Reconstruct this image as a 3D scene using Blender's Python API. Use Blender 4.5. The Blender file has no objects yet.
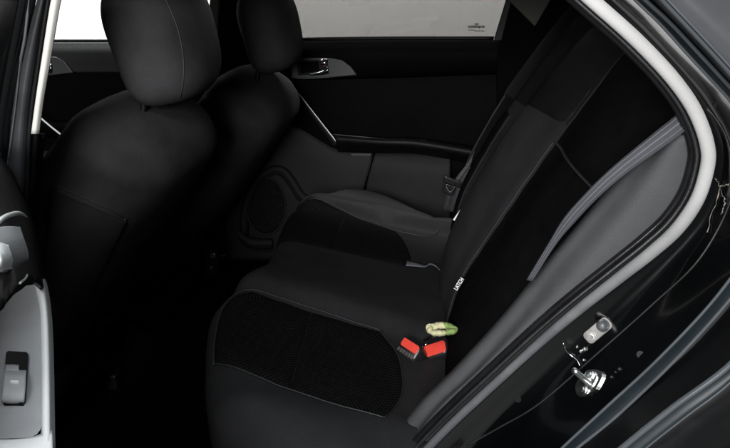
import bpy, bmesh, math, random
from mathutils import Vector, Matrix
from mathutils.bvhtree import BVHTree
from mathutils import noise as mnoise
random.seed(4)
scene = bpy.context.scene
COL = scene.collection
PI = math.pi

# ------------------------------------------------------------------ camera
FPX, CX, CY = 800.0, 365.0, 224.0
TH, PS = math.radians(20), math.radians(9)
CAM = Vector((0, -1.0, 1.08))
FW = Vector((-math.sin(PS)*math.cos(TH), math.cos(PS)*math.cos(TH), -math.sin(TH)))
RT = Vector((math.cos(PS), math.sin(PS), 0))
UP = RT.cross(FW)
cd = bpy.data.cameras.new('camera'); cam = bpy.data.objects.new('camera', cd); COL.objects.link(cam)
cd.sensor_width = 36; cd.lens = 36*FPX/730; cd.clip_start = .02; cd.clip_end = 200
M = Matrix((RT, UP, -FW)).transposed().to_4x4(); M.translation = CAM
cam.matrix_world = M
scene.camera = cam

def ray(px, py): return FW + RT*((px-CX)/FPX) + UP*((CY-py)/FPX)
def on(px, py, p0, n):
    d = ray(px, py); n = Vector(n); return CAM + d*((Vector(p0)-CAM).dot(n)/d.dot(n))
def Y(px, py, y): return on(px, py, (0, y, 0), (0, 1, 0))
def Z(px, py, z): return on(px, py, (0, 0, z), (0, 0, 1))

# ------------------------------------------------------------------ materials
def mat(name, base, rough=.5, metal=0., coat=0., bump=0., bscale=300., vary=.0, vscale=6., spec=.5, kind='noise', sheen=0., bdist=.002):
    m = bpy.data.materials.new(name); m.use_nodes = True
    nt = m.node_tree; N = nt.nodes; L = nt.links; b = N['Principled BSDF']
    if not hasattr(base, '__len__'): base = (base,)*3
    b.inputs['Base Color'].default_value = (*base, 1)
    b.inputs['Roughness'].default_value = rough; b.inputs['Metallic'].default_value = metal
    b.inputs['Coat Weight'].default_value = coat; b.inputs['Coat Roughness'].default_value = .06
    b.inputs['Specular IOR Level'].default_value = spec
    b.inputs['Sheen Weight'].default_value = sheen
    tc = N.new('ShaderNodeTexCoord')
    if vary:
        no = N.new('ShaderNodeTexNoise'); no.inputs['Scale'].default_value = vscale; no.inputs['Detail'].default_value = 8
        no.inputs['Roughness'].default_value = .65
        L.new(tc.outputs['Object'], no.inputs['Vector'])
        mr = N.new('ShaderNodeMapRange'); mr.inputs[1].default_value = .3; mr.inputs[2].default_value = .7
        mr.inputs[3].default_value = 1-vary; mr.inputs[4].default_value = 1+vary
        L.new(no.outputs['Fac'], mr.inputs[0])
        mx = N.new('ShaderNodeVectorMath'); mx.operation = 'SCALE'; mx.inputs[0].default_value = base
        L.new(mr.outputs[0], mx.inputs['Scale']); L.new(mx.outputs[0], b.inputs['Base Color'])
        m2 = N.new('ShaderNodeMapRange'); m2.inputs[1].default_value = .3; m2.inputs[2].default_value = .7
        m2.inputs[3].default_value = max(.02, rough*(1-vary*.5)); m2.inputs[4].default_value = min(1, rough*(1+vary*.5))
        L.new(no.outputs['Fac'], m2.inputs[0]); L.new(m2.outputs[0], b.inputs['Roughness'])
    if bump:
        if kind == 'noise':
            t = N.new('ShaderNodeTexNoise'); t.inputs['Scale'].default_value = bscale; t.inputs['Detail'].default_value = 4
            L.new(tc.outputs['Object'], t.inputs['Vector']); out = t.outputs['Fac']
        elif kind == 'grain':
            t = N.new('ShaderNodeTexVoronoi'); t.inputs['Scale'].default_value = bscale
            L.new(tc.outputs['Object'], t.inputs['Vector']); out = t.outputs['Distance']
        elif kind in ('rib', 'ribv'):
            t = N.new('ShaderNodeTexWave'); t.inputs['Scale'].default_value = bscale; t.inputs['Distortion'].default_value = .0
            t.bands_direction = 'X'
            L.new(tc.outputs['UV'], t.inputs['Vector']); out = t.outputs['Fac']
        bp = N.new('ShaderNodeBump'); bp.inputs['Strength'].default_value = bump; bp.inputs['Distance'].default_value = bdist
        L.new(out, bp.inputs['Height']); L.new(bp.outputs['Normal'], b.inputs['Normal'])
    return m

def mesh_fabric(name, dark, light, pitch):
    m = bpy.data.materials.new(name); m.use_nodes = True
    nt = m.node_tree; N = nt.nodes; L = nt.links; b = N['Principled BSDF']
    b.inputs['Roughness'].default_value = .8; b.inputs['Specular IOR Level'].default_value = .08
    uv = N.new('ShaderNodeTexCoord')
    def wave(direction, k):
        w = N.new('ShaderNodeTexWave'); w.bands_direction = direction; w.inputs['Scale'].default_value = k
        return w
    mp = N.new('ShaderNodeMapping'); mp.inputs['Rotation'].default_value = (0, 0, math.radians(45))
    L.new(uv.outputs['UV'], mp.inputs['Vector'])
    k = PI/10/pitch*1.0
    wx, wy = wave('X', k), wave('Y', k)
    L.new(mp.outputs[0], wx.inputs['Vector']); L.new(mp.outputs[0], wy.inputs['Vector'])
    mu = N.new('ShaderNodeMath'); mu.operation = 'MULTIPLY'; L.new(wx.outputs['Fac'], mu.inputs[0]); L.new(wy.outputs['Fac'], mu.inputs[1])
    no = N.new('ShaderNodeTexNoise'); no.inputs['Scale'].default_value = 55; no.inputs['Detail'].default_value = 6
    L.new(uv.outputs['UV'], no.inputs['Vector'])
    m3 = N.new('ShaderNodeMath'); m3.operation = 'MULTIPLY'; L.new(mu.outputs[0], m3.inputs[0]); L.new(no.outputs['Fac'], m3.inputs[1])
    mr = N.new('ShaderNodeMapRange'); mr.inputs[1].default_value = .12; mr.inputs[2].default_value = .45
    L.new(m3.outputs[0], mr.inputs[0])
    mx = N.new('ShaderNodeMix'); mx.data_type = 'RGBA'
    mx.inputs[6].default_value = (*dark, 1); mx.inputs[7].default_value = (*light, 1)
    L.new(mr.outputs[0], mx.inputs[0]); L.new(mx.outputs[2], b.inputs['Base Color'])
    bp = N.new('ShaderNodeBump'); bp.inputs['Strength'].default_value = .6; bp.inputs['Distance'].default_value = .002
    L.new(mu.outputs[0], bp.inputs['Height']); L.new(bp.outputs['Normal'], b.inputs['Normal'])
    return m

def glass(name, tint, gloss=.05):
    m = bpy.data.materials.new(name); m.use_nodes = True
    nt = m.node_tree; N = nt.nodes; L = nt.links; N.remove(N['Principled BSDF'])
    o = N['Material Output']
    t = N.new('ShaderNodeBsdfTransparent'); t.inputs['Color'].default_value = (*tint, 1)
    g = N.new('ShaderNodeBsdfGlossy'); g.inputs['Roughness'].default_value = .02
    mx = N.new('ShaderNodeMixShader'); mx.inputs[0].default_value = gloss
    L.new(t.outputs[0], mx.inputs[1]); L.new(g.outputs[0], mx.inputs[2]); L.new(mx.outputs[0], o.inputs['Surface'])
    return m

VINYL = mat('seat_vinyl', (.019, .019, .0203), .6, bump=.25, bscale=420, kind='grain', vary=.22, vscale=9, spec=.16, bdist=.0012)
VINYLG = mat('bolster_vinyl', (.052, .053, .0555), .65, bump=.22, bscale=420, kind='grain', vary=.2, vscale=7, spec=.2, bdist=.0012)
FSEAT = mat('front_seat_cloth', (.028, .028, .0295), .75, bump=.35, bscale=520, kind='grain', vary=.3, vscale=11, spec=.12, bdist=.0014)
FHEAD = mat('headrest_cloth', (.029, .029, .0305), .75, bump=.35, bscale=520, kind='grain', vary=.25, vscale=11, spec=.12, bdist=.0014)
UPPER = mat('upper_backrest_cloth', (.0095, .0095, .010), .85, bump=.4, bscale=700, vary=.25, vscale=16, spec=.03)
CUSH = mat('cushion_vinyl', (.017, .017, .018), .62, bump=.3, bscale=420, kind='grain', vary=.2, vscale=9, spec=.12, bdist=.0012)
CLOTH = mat('seat_cloth', (.0042, .0042, .0045), .9, bump=.4, bscale=900, vary=.25, vscale=20, spec=.015)
RIBBED = mat('ribbed_cloth', (.019, .019, .020), .85, bump=.07, bscale=PI/10/.008, kind='rib', vary=.2, vscale=14, spec=.08)
MESHF = mesh_fabric('mesh_fabric', (.002, .002, .0022), (.013, .013, .0135), .0060)
PIPING = mat('seam_thread', (.017, .020, .0215), .6, bump=.3, bscale=800)
PLASTIC = mat('door_plastic', (.0013, .0013, .0014), .6, bump=.3, bscale=500, kind='grain', vary=.2, vscale=8, spec=.05)
PLASTICG = mat('door_lower_plastic', (.026, .026, .0275), .6, bump=.3, bscale=500, kind='grain', vary=.15, vscale=8, spec=.15)
BLACK = mat('black_plastic', (.003, .003, .0032), .5, vary=.2, vscale=30, spec=.2)
GLOSSBLK = mat('gloss_black_plastic', (.008, .008, .009), .18, vary=.2, vscale=30)
CARPET = mat('carpet', (.0015, .0015, .0015), .95, bump=.8, bscale=700, vary=.3, vscale=60, spec=.02, bdist=.004)
PAINT = mat('black_car_paint', (.0012, .0013, .0015), .16, coat=1., vary=.25, vscale=12)
PAINTB = mat('reflection_tint_paint', (.008, .012, .015), .4, metal=.0, coat=.35, vary=.2, vscale=10)  # blue in the base stands in for a teal reflection on black paint
PAINTH = mat('edge_highlight_paint', (.10, .11, .12), .25, metal=.4, coat=1., vary=.15, vscale=14)  # pale base on black body edges stands in for their highlights
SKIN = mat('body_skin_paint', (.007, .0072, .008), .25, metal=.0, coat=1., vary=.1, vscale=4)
RUBBER = mat('dark_rubber', (.010, .0105, .011), .42, vary=.3, vscale=25, bump=.15, bscale=200)
SEALANT = mat('old_sealant', (.16, .145, .125), .45, vary=.5, vscale=200)
RABBET = mat('satin_black_paint', (.0015, .0016, .0018), .42, vary=.2, vscale=14, spec=.3)
RUBBERG = mat('grey_rubber', (.06, .064, .068), .35, vary=.2, vscale=20, bump=.15, bscale=200)
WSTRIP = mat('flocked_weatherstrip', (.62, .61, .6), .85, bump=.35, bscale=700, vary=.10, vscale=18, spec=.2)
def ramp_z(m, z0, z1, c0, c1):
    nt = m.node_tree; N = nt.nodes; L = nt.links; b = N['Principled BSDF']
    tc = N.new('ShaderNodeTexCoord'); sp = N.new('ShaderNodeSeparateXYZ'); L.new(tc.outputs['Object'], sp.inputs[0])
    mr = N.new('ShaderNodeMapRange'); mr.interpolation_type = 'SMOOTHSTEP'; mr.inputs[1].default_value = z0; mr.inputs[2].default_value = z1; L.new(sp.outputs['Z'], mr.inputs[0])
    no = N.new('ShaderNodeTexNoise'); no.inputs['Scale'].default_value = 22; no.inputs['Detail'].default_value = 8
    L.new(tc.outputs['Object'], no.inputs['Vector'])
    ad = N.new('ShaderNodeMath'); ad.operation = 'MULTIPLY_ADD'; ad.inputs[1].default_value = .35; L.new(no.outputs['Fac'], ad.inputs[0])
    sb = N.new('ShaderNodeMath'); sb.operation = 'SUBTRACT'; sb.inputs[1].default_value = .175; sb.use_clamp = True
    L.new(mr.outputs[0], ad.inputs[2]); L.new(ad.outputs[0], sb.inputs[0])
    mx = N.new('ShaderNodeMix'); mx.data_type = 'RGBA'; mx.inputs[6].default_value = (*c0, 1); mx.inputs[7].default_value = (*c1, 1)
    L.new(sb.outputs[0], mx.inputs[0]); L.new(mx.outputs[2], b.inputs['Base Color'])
ramp_z(WSTRIP, .52, .96, (.075, .077, .082), (.50, .495, .49))  # darker lower run: falloff of light put into the base colour
TRIM = mat('pillar_trim', (.5, .49, .46), .7, bump=.2, bscale=500, vary=.08)
OLIVE = mat('pillar_fabric_trim', (.06, .06, .05), .8, bump=.2, bscale=500, vary=.1)
SILVER = mat('silver_satin_paint', (.93, .93, .925), .45, metal=.0, coat=.2, vary=.05, vscale=30)
GREYP = mat('grey_armrest_plastic', (.36, .36, .372), .5, bump=.25, bscale=700, kind='grain', vary=.08, vscale=15)
SWITCH = mat('switch_plastic', (.40, .40, .41), .4, vary=.08, vscale=40)
MARK = mat('white_print', (.85, .85, .85), .6, vary=.03)
CHROME = mat('chrome', (.75, .75, .76), .12, metal=1., vary=.12, vscale=50)
STEEL = mat('zinc_plated_steel', (.66, .67, .66), .24, metal=1., vary=.4, vscale=60, bump=.04, bscale=300)
DSTEEL = mat('dull_steel', (.16, .155, .15), .45, metal=.7, vary=.3, vscale=60)
RED = mat('red_button_plastic', (.66, .055, .036), .4, vary=.08, vscale=60)
WEB = mat('belt_webbing', (.016, .0165, .018), .75, bump=.5, bscale=900, vary=.15, vscale=40)
WEBG = mat('grey_belt_webbing', (.036, .0375, .044), .7, bump=.5, bscale=900, vary=.15, vscale=40)
WEBL = mat('grey_belt_stripe', (.095, .098, .112), .7, bump=.5, bscale=900, vary=.15, vscale=40)
CREAM = mat('cream_fabric', (.5, .48, .29), .85, bump=.35, bscale=240, vary=.25, vscale=60, bdist=.002)
GREEN = mat('pale_green_fabric', (.17, .25, .07), .85, bump=.35, bscale=240, vary=.3, vscale=60, bdist=.002)
TAGG = mat('grey_tag_fabric', (.10, .105, .12), .8, vary=.1)
PRINT = mat('glass_print', (.05, .05, .05), .8, vary=.1)
SPK = mat('speaker_grille_plastic', (.008, .008, .0085), .6, bump=1., bscale=260, kind='grain', spec=.3, bdist=.004)
GREYD = mat('handle_bezel_plastic', (.045, .046, .049), .5, bump=.2, bscale=500, kind='grain', vary=.1)
DEEPBLK = mat('deep_black_trim', (.0012, .0012, .0012), .7, vary=.2, vscale=20, spec=.03)
HOUSE = mat('buckle_housing_plastic', (.012, .012, .0125), .32, vary=.2, vscale=60, spec=.5)
PILLAR = mat('pillar_rubber', (.028, .029, .031), .38, vary=.25, vscale=14, bump=.1, bscale=200)
PGLASS = glass('privacy_glass', (.37, .365, .355), .03)
CGLASS = glass('clear_glass', (.93, .94, .93), .03)
WALL = mat('white_backdrop_paint', (.86, .86, .86), .9, vary=.04, vscale=.8)
GROUND = mat('dark_asphalt', (.03, .03, .03), .7, vary=.12, vscale=1.5, bump=.1, bscale=60)

ramp_z(SKIN, .82, .98, (.003, .0031, .0034), (.055, .056, .06))  # paler upper skin: a grey reflection put into the base colour
# ------------------------------------------------------------------ object helpers
def link(name, me, m, parent=None):
    o = bpy.data.objects.new(name, me); COL.objects.link(o)
    if m: me.materials.append(m)
    if parent: o.parent = parent
    return o
def thing(name, label, cat, loc=(0, 0, 0), group=None):
    o = bpy.data.objects.new(name, None); COL.objects.link(o); o.location = (0, 0, 0); o.empty_display_size = .05
    o['label'] = label; o['category'] = cat
    if group: o['group'] = group
    return o
def tag(o, label, cat, group=None):
    o['label'] = label; o['category'] = cat
    if group: o['group'] = group
    return o

def cr(pts, n):
    """Catmull-Rom through pts, resampled to n points equally spaced along the curve"""
    pts = [Vector(p) for p in pts]
    if len(pts) == 2:
        return [pts[0].lerp(pts[1], i/(n-1)) for i in range(n)]
    P = [pts[0]*2-pts[1]] + pts + [pts[-1]*2-pts[-2]]
    dense = []
    for i in range(1, len(P)-2):
        a, b, c, d = P[i-1:i+3]
        for k in range(16):
            t = k/16
            dense.append(.5*((2*b)+(c-a)*t+(2*a-5*b+4*c-d)*t*t+(3*b-a-3*c+d)*t**3))
    dense.append(pts[-1].copy())
    cum = [0]
    for i in range(1, len(dense)): cum.append(cum[-1]+(dense[i]-dense[i-1]).length)
    out = []; j = 0
    for i in range(n):
        s = cum[-1]*i/(n-1)
        while j < len(cum)-2 and cum[j+1] < s: j += 1
        f = (s-cum[j])/max(1e-9, cum[j+1]-cum[j])
        out.append(dense[j].lerp(dense[j+1], min(1, max(0, f))))
    return out

def grid_mesh(name, rows, m, parent=None, closed=False, thick=0., flip=False, capends=False, smooth=True):
    nr, nc = len(rows), len(rows[0])
    bm = bmesh.new()
    V = [[bm.verts.new(p) for p in r] for r in rows]
    uvl = bm.loops.layers.uv.new('UVMap')
    cu = [[0]*nc for _ in range(nr)]; cv = [[0]*nc for _ in range(nr)]
    for i in range(nr):
        for j in range(nc):
            if j: cu[i][j] = cu[i][j-1]+(Vector(rows[i][j])-Vector(rows[i][j-1])).length
            if i: cv[i][j] = cv[i-1][j]+(Vector(rows[i][j])-Vector(rows[i-1][j])).length
    mid = nr//2
    for i in range(nr-1):
        for j in range(nc if closed else nc-1):
            jn = (j+1) % nc
            q = [(i, j), (i, jn), (i+1, jn), (i+1, j)]
            if flip: q = q[::-1]
            try: f = bm.faces.new([V[a][b] for a, b in q])
            except ValueError: continue
            f.smooth = smooth
            for lp, (a, b) in zip(f.loops, q):
                lp[uvl].uv = (cu[mid][b] if b or not closed else 0, cv[a][nc//2])
    if capends:
        for r, rev in ((V[0], True), (V[-1], False)):
            f = bm.faces.new(r[::-1] if rev != flip else r); f.smooth = smooth
    bm.normal_update()
    me = bpy.data.meshes.new(name); bm.to_mesh(me); bm.free()
    o = link(name, me, m, parent)
    if thick:
        md = o.modifiers.new('solid', 'SOLIDIFY'); md.thickness = thick; md.offset = -1
    return o

def patch(name, curves, m, parent=None, nu=40, nv=16, thick=.004, flip=False, linear=False):
    """smooth sheet through a list of curves"""
    C = [cr(c, nu) for c in curves]
    cols = [cr([C[k][i] for k in range(len(C))], nv) if not linear else None for i in range(nu)]
    if linear:
        rows = C
    else:
        rows = [[cols[i][k] for i in range(nu)] for k in range(nv)]
    return grid_mesh(name, rows, m, parent, thick=thick, flip=flip)

def add_tube(bm, pts, r, sides=8, flat=1.0, up=None, caps=True):
    pts = [Vector(p) for p in pts]; rings = []
    prev = None
    for i, p in enumerate(pts):
        t = (pts[min(i+1, len(pts)-1)]-pts[max(i-1, 0)]).normalized()
        if up is not None: a = (Vector(up)-t*Vector(up).dot(t)).normalized()
        elif prev is None:
            a = t.orthogonal().normalized()
        else: a = (prev-t*prev.dot(t)).normalized()
        prev = a; b = t.cross(a)
        rr = r[i] if hasattr(r, '__len__') else r
        rings.append([bm.verts.new(p+a*math.cos(2*PI*k/sides)*rr+b*math.sin(2*PI*k/sides)*rr*flat) for k in range(sides)])
    for i in range(len(rings)-1):
        for k in range(sides):
            f = bm.faces.new((rings[i][k], rings[i][(k+1) % sides], rings[i+1][(k+1) % sides], rings[i+1][k])); f.smooth = True
    if caps:
        bm.faces.new(rings[0][::-1]); bm.faces.new(rings[-1])
    return bm
def finish(name, bm, m, parent=None):
    bmesh.ops.recalc_face_normals(bm, faces=bm.faces[:])
    me = bpy.data.meshes.new(name); bm.to_mesh(me); bm.free(); return link(name, me, m, parent)
def tube(name, pts, r, m, parent=None, n=40, sides=10, flat=1., up=None):
    bm = bmesh.new(); add_tube(bm, cr(pts, n) if n else pts, r, sides, flat, up); return finish(name, bm, m, parent)

def prism(bm, poly, depth):
    """extrude a 3-D polygon by a vector"""
    d = Vector(depth); a = [bm.verts.new(Vector(p)) for p in poly]; b = [bm.verts.new(Vector(p)+d) for p in poly]
    n = len(a); bm.faces.new(a); bm.faces.new(b[::-1])
    for i in range(n): bm.faces.new((a[i], b[i], b[(i+1) % n], a[(i+1) % n]))
    return bm
def slab(name, poly, depth, m, parent=None, bevel=0., seg=3):
    bm = bmesh.new(); prism(bm, poly, depth)
    o = finish(name, bm, m, parent)
    if bevel:
        md = o.modifiers.new('bevel', 'BEVEL'); md.width = bevel; md.segments = seg; md.limit_method = 'ANGLE'; md.angle_limit = math.radians(40)
        for p in o.data.polygons: p.use_smooth = True
        md2 = o.modifiers.new('wn', 'WEIGHTED_NORMAL'); md2.keep_sharp = False
    return o
def box(name, c, size, m, parent=None, bevel=.0, rot=None):
    bm = bmesh.new(); bmesh.ops.create_cube(bm, size=1)
    mt = Matrix.Translation(Vector(c)) @ (rot.to_4x4() if rot else Matrix()) @ Matrix.Diagonal((*size, 1))
    bmesh.ops.transform(bm, matrix=mt, verts=bm.verts[:])
    o = finish(name, bm, m, parent)
    if bevel:
        md = o.modifiers.new('bevel', 'BEVEL'); md.width = bevel; md.segments = 3
        for p in o.data.polygons: p.use_smooth = True
        o.modifiers.new('wn', 'WEIGHTED_NORMAL')
    return o
def bvh_of(rows, closed=False):
    nc = len(rows[0]); v = [Vector(p) for r in rows for p in r]; f = []
    for i in range(len(rows)-1):
        for j in range(nc if closed else nc-1):
            f.append((i*nc+j, i*nc+(j+1) % nc, (i+1)*nc+(j+1) % nc, (i+1)*nc+j))
    return BVHTree.FromPolygons(v, f)
def hit(bvh, px, py, off=0.):
    d = ray(px, py).normalized(); loc, n, i, dist = bvh.ray_cast(CAM, d)
    if loc is None: return None
    if n.dot(d) > 0: n = -n
    return loc+n*off
def seam(name, bvh, pix, r, m, parent, off=.0, n=30):
    pts = [hit(bvh, p.x, p.y, off) for p in cr([(x, y, 0) for x, y in pix], n)]
    pts = [p for p in pts if p is not None]
    if len(pts) < 3: print('seam failed', name); return None
    return tube(name, pts, r, m, parent, n=len(pts)*2, sides=6)
def rrect(c, u, v, w, h, r, n=5):
    """rounded rectangle polygon in the plane of unit vectors u,v"""
    c = Vector(c); u = Vector(u); v = Vector(v); out = []
    for sx, sy, a0 in ((1, 1, 0), (-1, 1, 90), (-1, -1, 180), (1, -1, 270)):
        for k in range(n+1):
            a = math.radians(a0+90*k/n)
            out.append(c+u*(sx*(w/2-r)+r*math.cos(a))+v*(sy*(h/2-r)+r*math.sin(a)))
    return out

# ================================================================== SETTING
g = box('ground', (0, 0, -.30), (14, 12, .04), GROUND); g['kind'] = 'structure'
bw = box('backdrop_wall', (-.6, 3.9, .6), (7, .1, 1.8), WALL); bw['kind'] = 'structure'

# ================================================================== CAR BODY
car = thing('car', 'glossy black car with its rear door open and a pale seal round the doorway', 'car')
# floor pan, hump, headliner, back wall, pillars
rows = [[(x, y, (.02+.07*math.exp(-((y-.74)/.11)**2))) for y in [i*.05-.02 for i in range(31)]] for x in [-2.2+.1*i for i in range(28)]]
grid_mesh('floor_carpet', rows, CARPET, car, thick=.02)
rows = [[(x, y, 1.19+.05*math.sin(PI*(y+.02)/1.5)) for y in [i*.05-.0 for i in range(30)]] for x in [-1.7+.1*i for i in range(22)]]
grid_mesh('headliner', rows, OLIVE, car, thick=.02)
box('roof_rail', (-.65, .02, 1.14), (2.4, .12, .18), PAINT, car, .03)
box('parcel_shelf', (.62, .74, .80), (.45, 1.4, .03), CLOTH, car, .01)
box('rear_bulkhead', (.5, .74, .45), (.03, 1.4, .7), CARPET, car, .01)
box('far_body_side', (.45, 1.47, .5), (.62, .05, .66), PLASTIC, car, .01)
box('firewall', (-2.2, .74, .45), (.04, 1.4, .9), CARPET, car, .01)
box('far_rocker', (-.9, 1.50, .02), (2.4, .1, .16), PAINT, car, .02)
box('rocker_sill', (-.55, .0, .04), (1.5, .12, .14), GLOSSBLK, car, .03)

# ---- rear doorway: curves drawn in the planes they lie in
N = 90
def curve(px, y): return [Y(a, b, y) for a, b in px]
ws = [(545, -40), (572, -18), (597, 4), (634, 37), (666, 70), (687, 97), (699, 119), (707, 143), (708, 164), (698, 198), (678, 228), (652, 252), (619, 278), (582, 307), (545, 338), (499, 380), (460, 416), (430, 446), (400, 480)]
wpath = curve(ws, .03)
wp = cr(wpath, 120)
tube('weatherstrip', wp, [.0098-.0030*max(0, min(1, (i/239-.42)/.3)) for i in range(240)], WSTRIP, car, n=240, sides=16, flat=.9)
def offset_curve(pts, d):
    out = []
    for i, p in enumerate(pts):
        t = (pts[min(i+1, len(pts)-1)]-pts[max(i-1, 0)]).normalized()
        nrm = Vector((0, 1, 0)).cross(t)
        out.append(p+nrm*d)
    return out
# which way is outward?  (away from the cabin: toward +x at the mid of the curve)
sgn = 1 if Vector((0, 1, 0)).cross((wp[61]-wp[59]).normalized()).x > 0 else -1
inn = offset_curve(wp, -sgn*.0125); inn = [p+Vector((0, .006, 0)) for p in inn]
lip = tube('seal_lip', inn, .0032, RUBBER, car, n=0, sides=8)
inn2 = [p+Vector((0, .02, 0)) for p in offset_curve(wp, -sgn*.0155)]
tube('inner_trim_edge', inn2, .0055, GLOSSBLK, car, n=0, sides=10)
# jamb skins
L2 = [(655, -40), (668, 0), (684, 50), (703, 99), (720, 123), (732, 148), (737, 178), (728, 213), (697, 262), (652, 305), (598, 353), (540, 403), (500, 427), (467, 446), (430, 476)]
T = [(598, -38), (635, 0), (660, 24), (687, 54), (714, 83), (731, 102), (758, 140), (768, 185), (757, 235), (716, 296), (658, 358), (603, 409), (562, 447), (530, 480)]
T2 = [(604, -38), (645, 0), (671, 24), (699, 54), (726, 83), (743, 102), (770, 140), (780, 188), (770, 240), (731, 297), (672, 362), (612, 419), (574, 450), (545, 482)]
E1 = [(628, -38), (660, -4), (694, 32), (729, 70), (770, 118), (802, 175), (808, 235), (785, 298), (733, 362), (672, 408), (622, 448), (580, 484)]
E2 = [(633, -38), (664, -4), (698, 32), (733, 70), (776, 118), (810, 175), (820, 240), (800, 310), (733, 380), (688, 415), (646, 448), (606, 484)]
SK = [(720, -120), (760, -80), (800, -40), (850, 10), (900, 80), (930, 175), (930, 270), (900, 360), (840, 440), (790, 480), (740, 520), (690, 560)]
wo = [p+Vector((0, -.004, 0)) for p in offset_curve(wp, sgn*.006)]
c_ws = wo
c_in = [p+Vector((0, .03, 0)) for p in wo]
cT, cT2 = curve(T, -.045), curve(T2, -.06)
cE1, cE2 = curve(E1, -.125), curve(E2, -.135)
cS = [Y(x, y, yy) for (x, y), yy in zip(SK, [-.04, -.045, -.055, -.07, -.09, -.10, -.09, -.06, -.03, .0, .0, .0])]
cT = cr(cT, 120); cT2 = cr(cT2, 120); cS2 = cr([Y(500+(x-500)*2.6, 200+(y-200)*(1.5 if y < 0 else 2.0), yy) for (x, y), yy in zip(SK, [.16, .14, .11, .08, .04, .0, -.02, -.03, -.04, -.05, -.05, -.05])], 120)
cE1 = cr(cE1, 120); cE2 = cr(cE2, 120); cS = cr(cS, 120)
mid1 = [a.lerp(b, .5)+Vector((0, .028, 0)) for a, b in zip(c_ws, cT)]
patch('door_jamb', [c_ws, mid1, cT], PAINT, car, nu=120, nv=14, thick=0)
grid_mesh('jamb_seal_channel', [cT, [a.lerp(b, .5)+Vector((0, -.004, 0)) for a, b in zip(cT, cT2)], cT2], PAINTB, car)
mid2 = [a.lerp(b, .45)+Vector((0, .03, 0)) for a, b in zip(cT2, cE1)]
patch('outer_rabbet', [cT2, mid2, cE1], RABBET, car, nu=120, nv=14, thick=0)
grid_mesh('panel_edge', [cE1, [a.lerp(b, .5)+Vector((0, -.006, 0)) for a, b in zip(cE1, cE2)], cE2], PAINTB, car)
mid3 = [a.lerp(b, .4)+Vector((0, -.012, 0)) for a, b in zip(cE2, cS)]
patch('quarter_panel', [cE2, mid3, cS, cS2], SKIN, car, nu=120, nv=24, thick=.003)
tube('jamb_edge_highlight', [p+Vector((0, -.002, 0)) for p in cT], .0020, PAINTH, car, n=0, sides=8)
tube('jamb_edge_highlight', [p+Vector((0, -.002, 0)) for p in cT2], .0024, PAINTH, car, n=0, sides=8)
tube('panel_edge_highlight', cE1, .004, PAINTH, car, n=0, sides=10)
tube('panel_edge_highlight', cE2, .0014, PAINTH, car, n=0, sides=8)
# pressed step line along the jamb
jrows = [c_ws, mid1, cT]
C3 = [cr(c, 120) for c in jrows]
jr = [[cr([C3[k][i] for k in range(3)], 14)[q] for i in range(120)] for q in range(14)]
jb = bvh_of(jr)
seam('jamb_step', jb, [(706, 108), (717, 120), (728, 142), (734, 178), (726, 213), (697, 262), (652, 305), (598, 353), (540, 403), (500, 427), (467, 445)], .0012, RUBBER, car, .0004, 60)
# cracked sealant glint by the jamb
bm = bmesh.new()
for pix in ([(716, 178), (720, 186), (730, 184)], [(720, 186), (718, 200), (712, 216), (709, 232)], [(722, 190), (726, 204), (722, 214)]):
    pts = [hit(jb, x, y, .002) or Y(x, y, 0) for x, y in pix]
    pts = cr(pts, 14); pts = [p+Vector((random.uniform(-1, 1), 0, random.uniform(-1, 1)))*.0012 for p in pts]
    add_tube(bm, pts, [random.choice((.00025, .0004, .0009)) for _ in pts], 6)
finish('sealant_crack', bm, SEALANT, car)

# ---- latch striker, cover plate, bolts
def J(px, py, off=0.): return hit(jb, px, py, off) or Y(px, py, 0)
def frame_at(px, py):
    c = J(px, py); u = (J(px+3, py-2.6)-c).normalized(); v = (J(px-2, py-3)-c); v = (v-u*v.dot(u)).normalized(); n = u.cross(v)
    if n.dot(CAM-c) < 0: n = -n
    return c, u, v, n
c, u, v, n = frame_at(590, 383)
sk = link('striker_plate', bpy.data.meshes.new('striker_plate'), STEEL, car)
bm = bmesh.new(); poly = []
for k in range(28):
    a = 2*PI*k/28; rr = 1+.10*math.cos(2*a)+.05*math.cos(5*a+1)
    poly.append(c+u*math.cos(a)*.0215*rr+v*math.sin(a)*.0155*rr+n*.0005)
prism(bm, poly, n*.004)
ins_ = [p+(c-p)*.35+n*.0042 for p in poly]; prism(bm, ins_, n*.002)
bmesh.ops.recalc_face_normals(bm, faces=bm.faces[:]); bm.to_mesh(sk.data); bm.free()
for (a, b) in ((-.011, -.004), (.009, .006)):
    bm = bmesh.new(); q = c+u*a+v*b+n*.006
    prism(bm, [q+(u*math.cos(k*PI/6)+v*math.sin(k*PI/6))*.0062 for k in range(12)], n*.0035)
    prism(bm, [q+n*.0035+(u*math.cos(k*PI/3)+v*math.sin(k*PI/3))*.0038 for k in range(6)], n*.002)
    finish('striker_screw', bm, STEEL, sk)
wd = (on(574, 369, c, n)-c).normalized(); vw = (CAM-c).normalized()
tip = on(575, 371, c+n*.026, n)
lo = [c-wd*.006+n*.003, c+(tip-c)*.35+n*.004, tip-(tip-c)*.12, tip, tip-vw*.006-(tip-c)*.02, c+(tip-c)*.5-vw*.012, c+wd*.004-vw*.004]
tube('striker_loop', lo, .0046, STEEL, sk, n=36, sides=12)
c, u, v, n = frame_at(598, 330)
u = (J(607, 323)-J(589, 338)).normalized(); v = (v-u*v.dot(u)).normalized()
br = slab('door_switch_plate', rrect(c+n*.0008, u, v, .043, .019, .006), n*.003, DSTEEL, car, .001)
q = c-u*.0115-v*.001+n*.004
bm = bmesh.new(); prism(bm, [q+(u*math.cos(k*PI/8)+v*math.sin(k*PI/8))*.006 for k in range(16)], n*.002)
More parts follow.
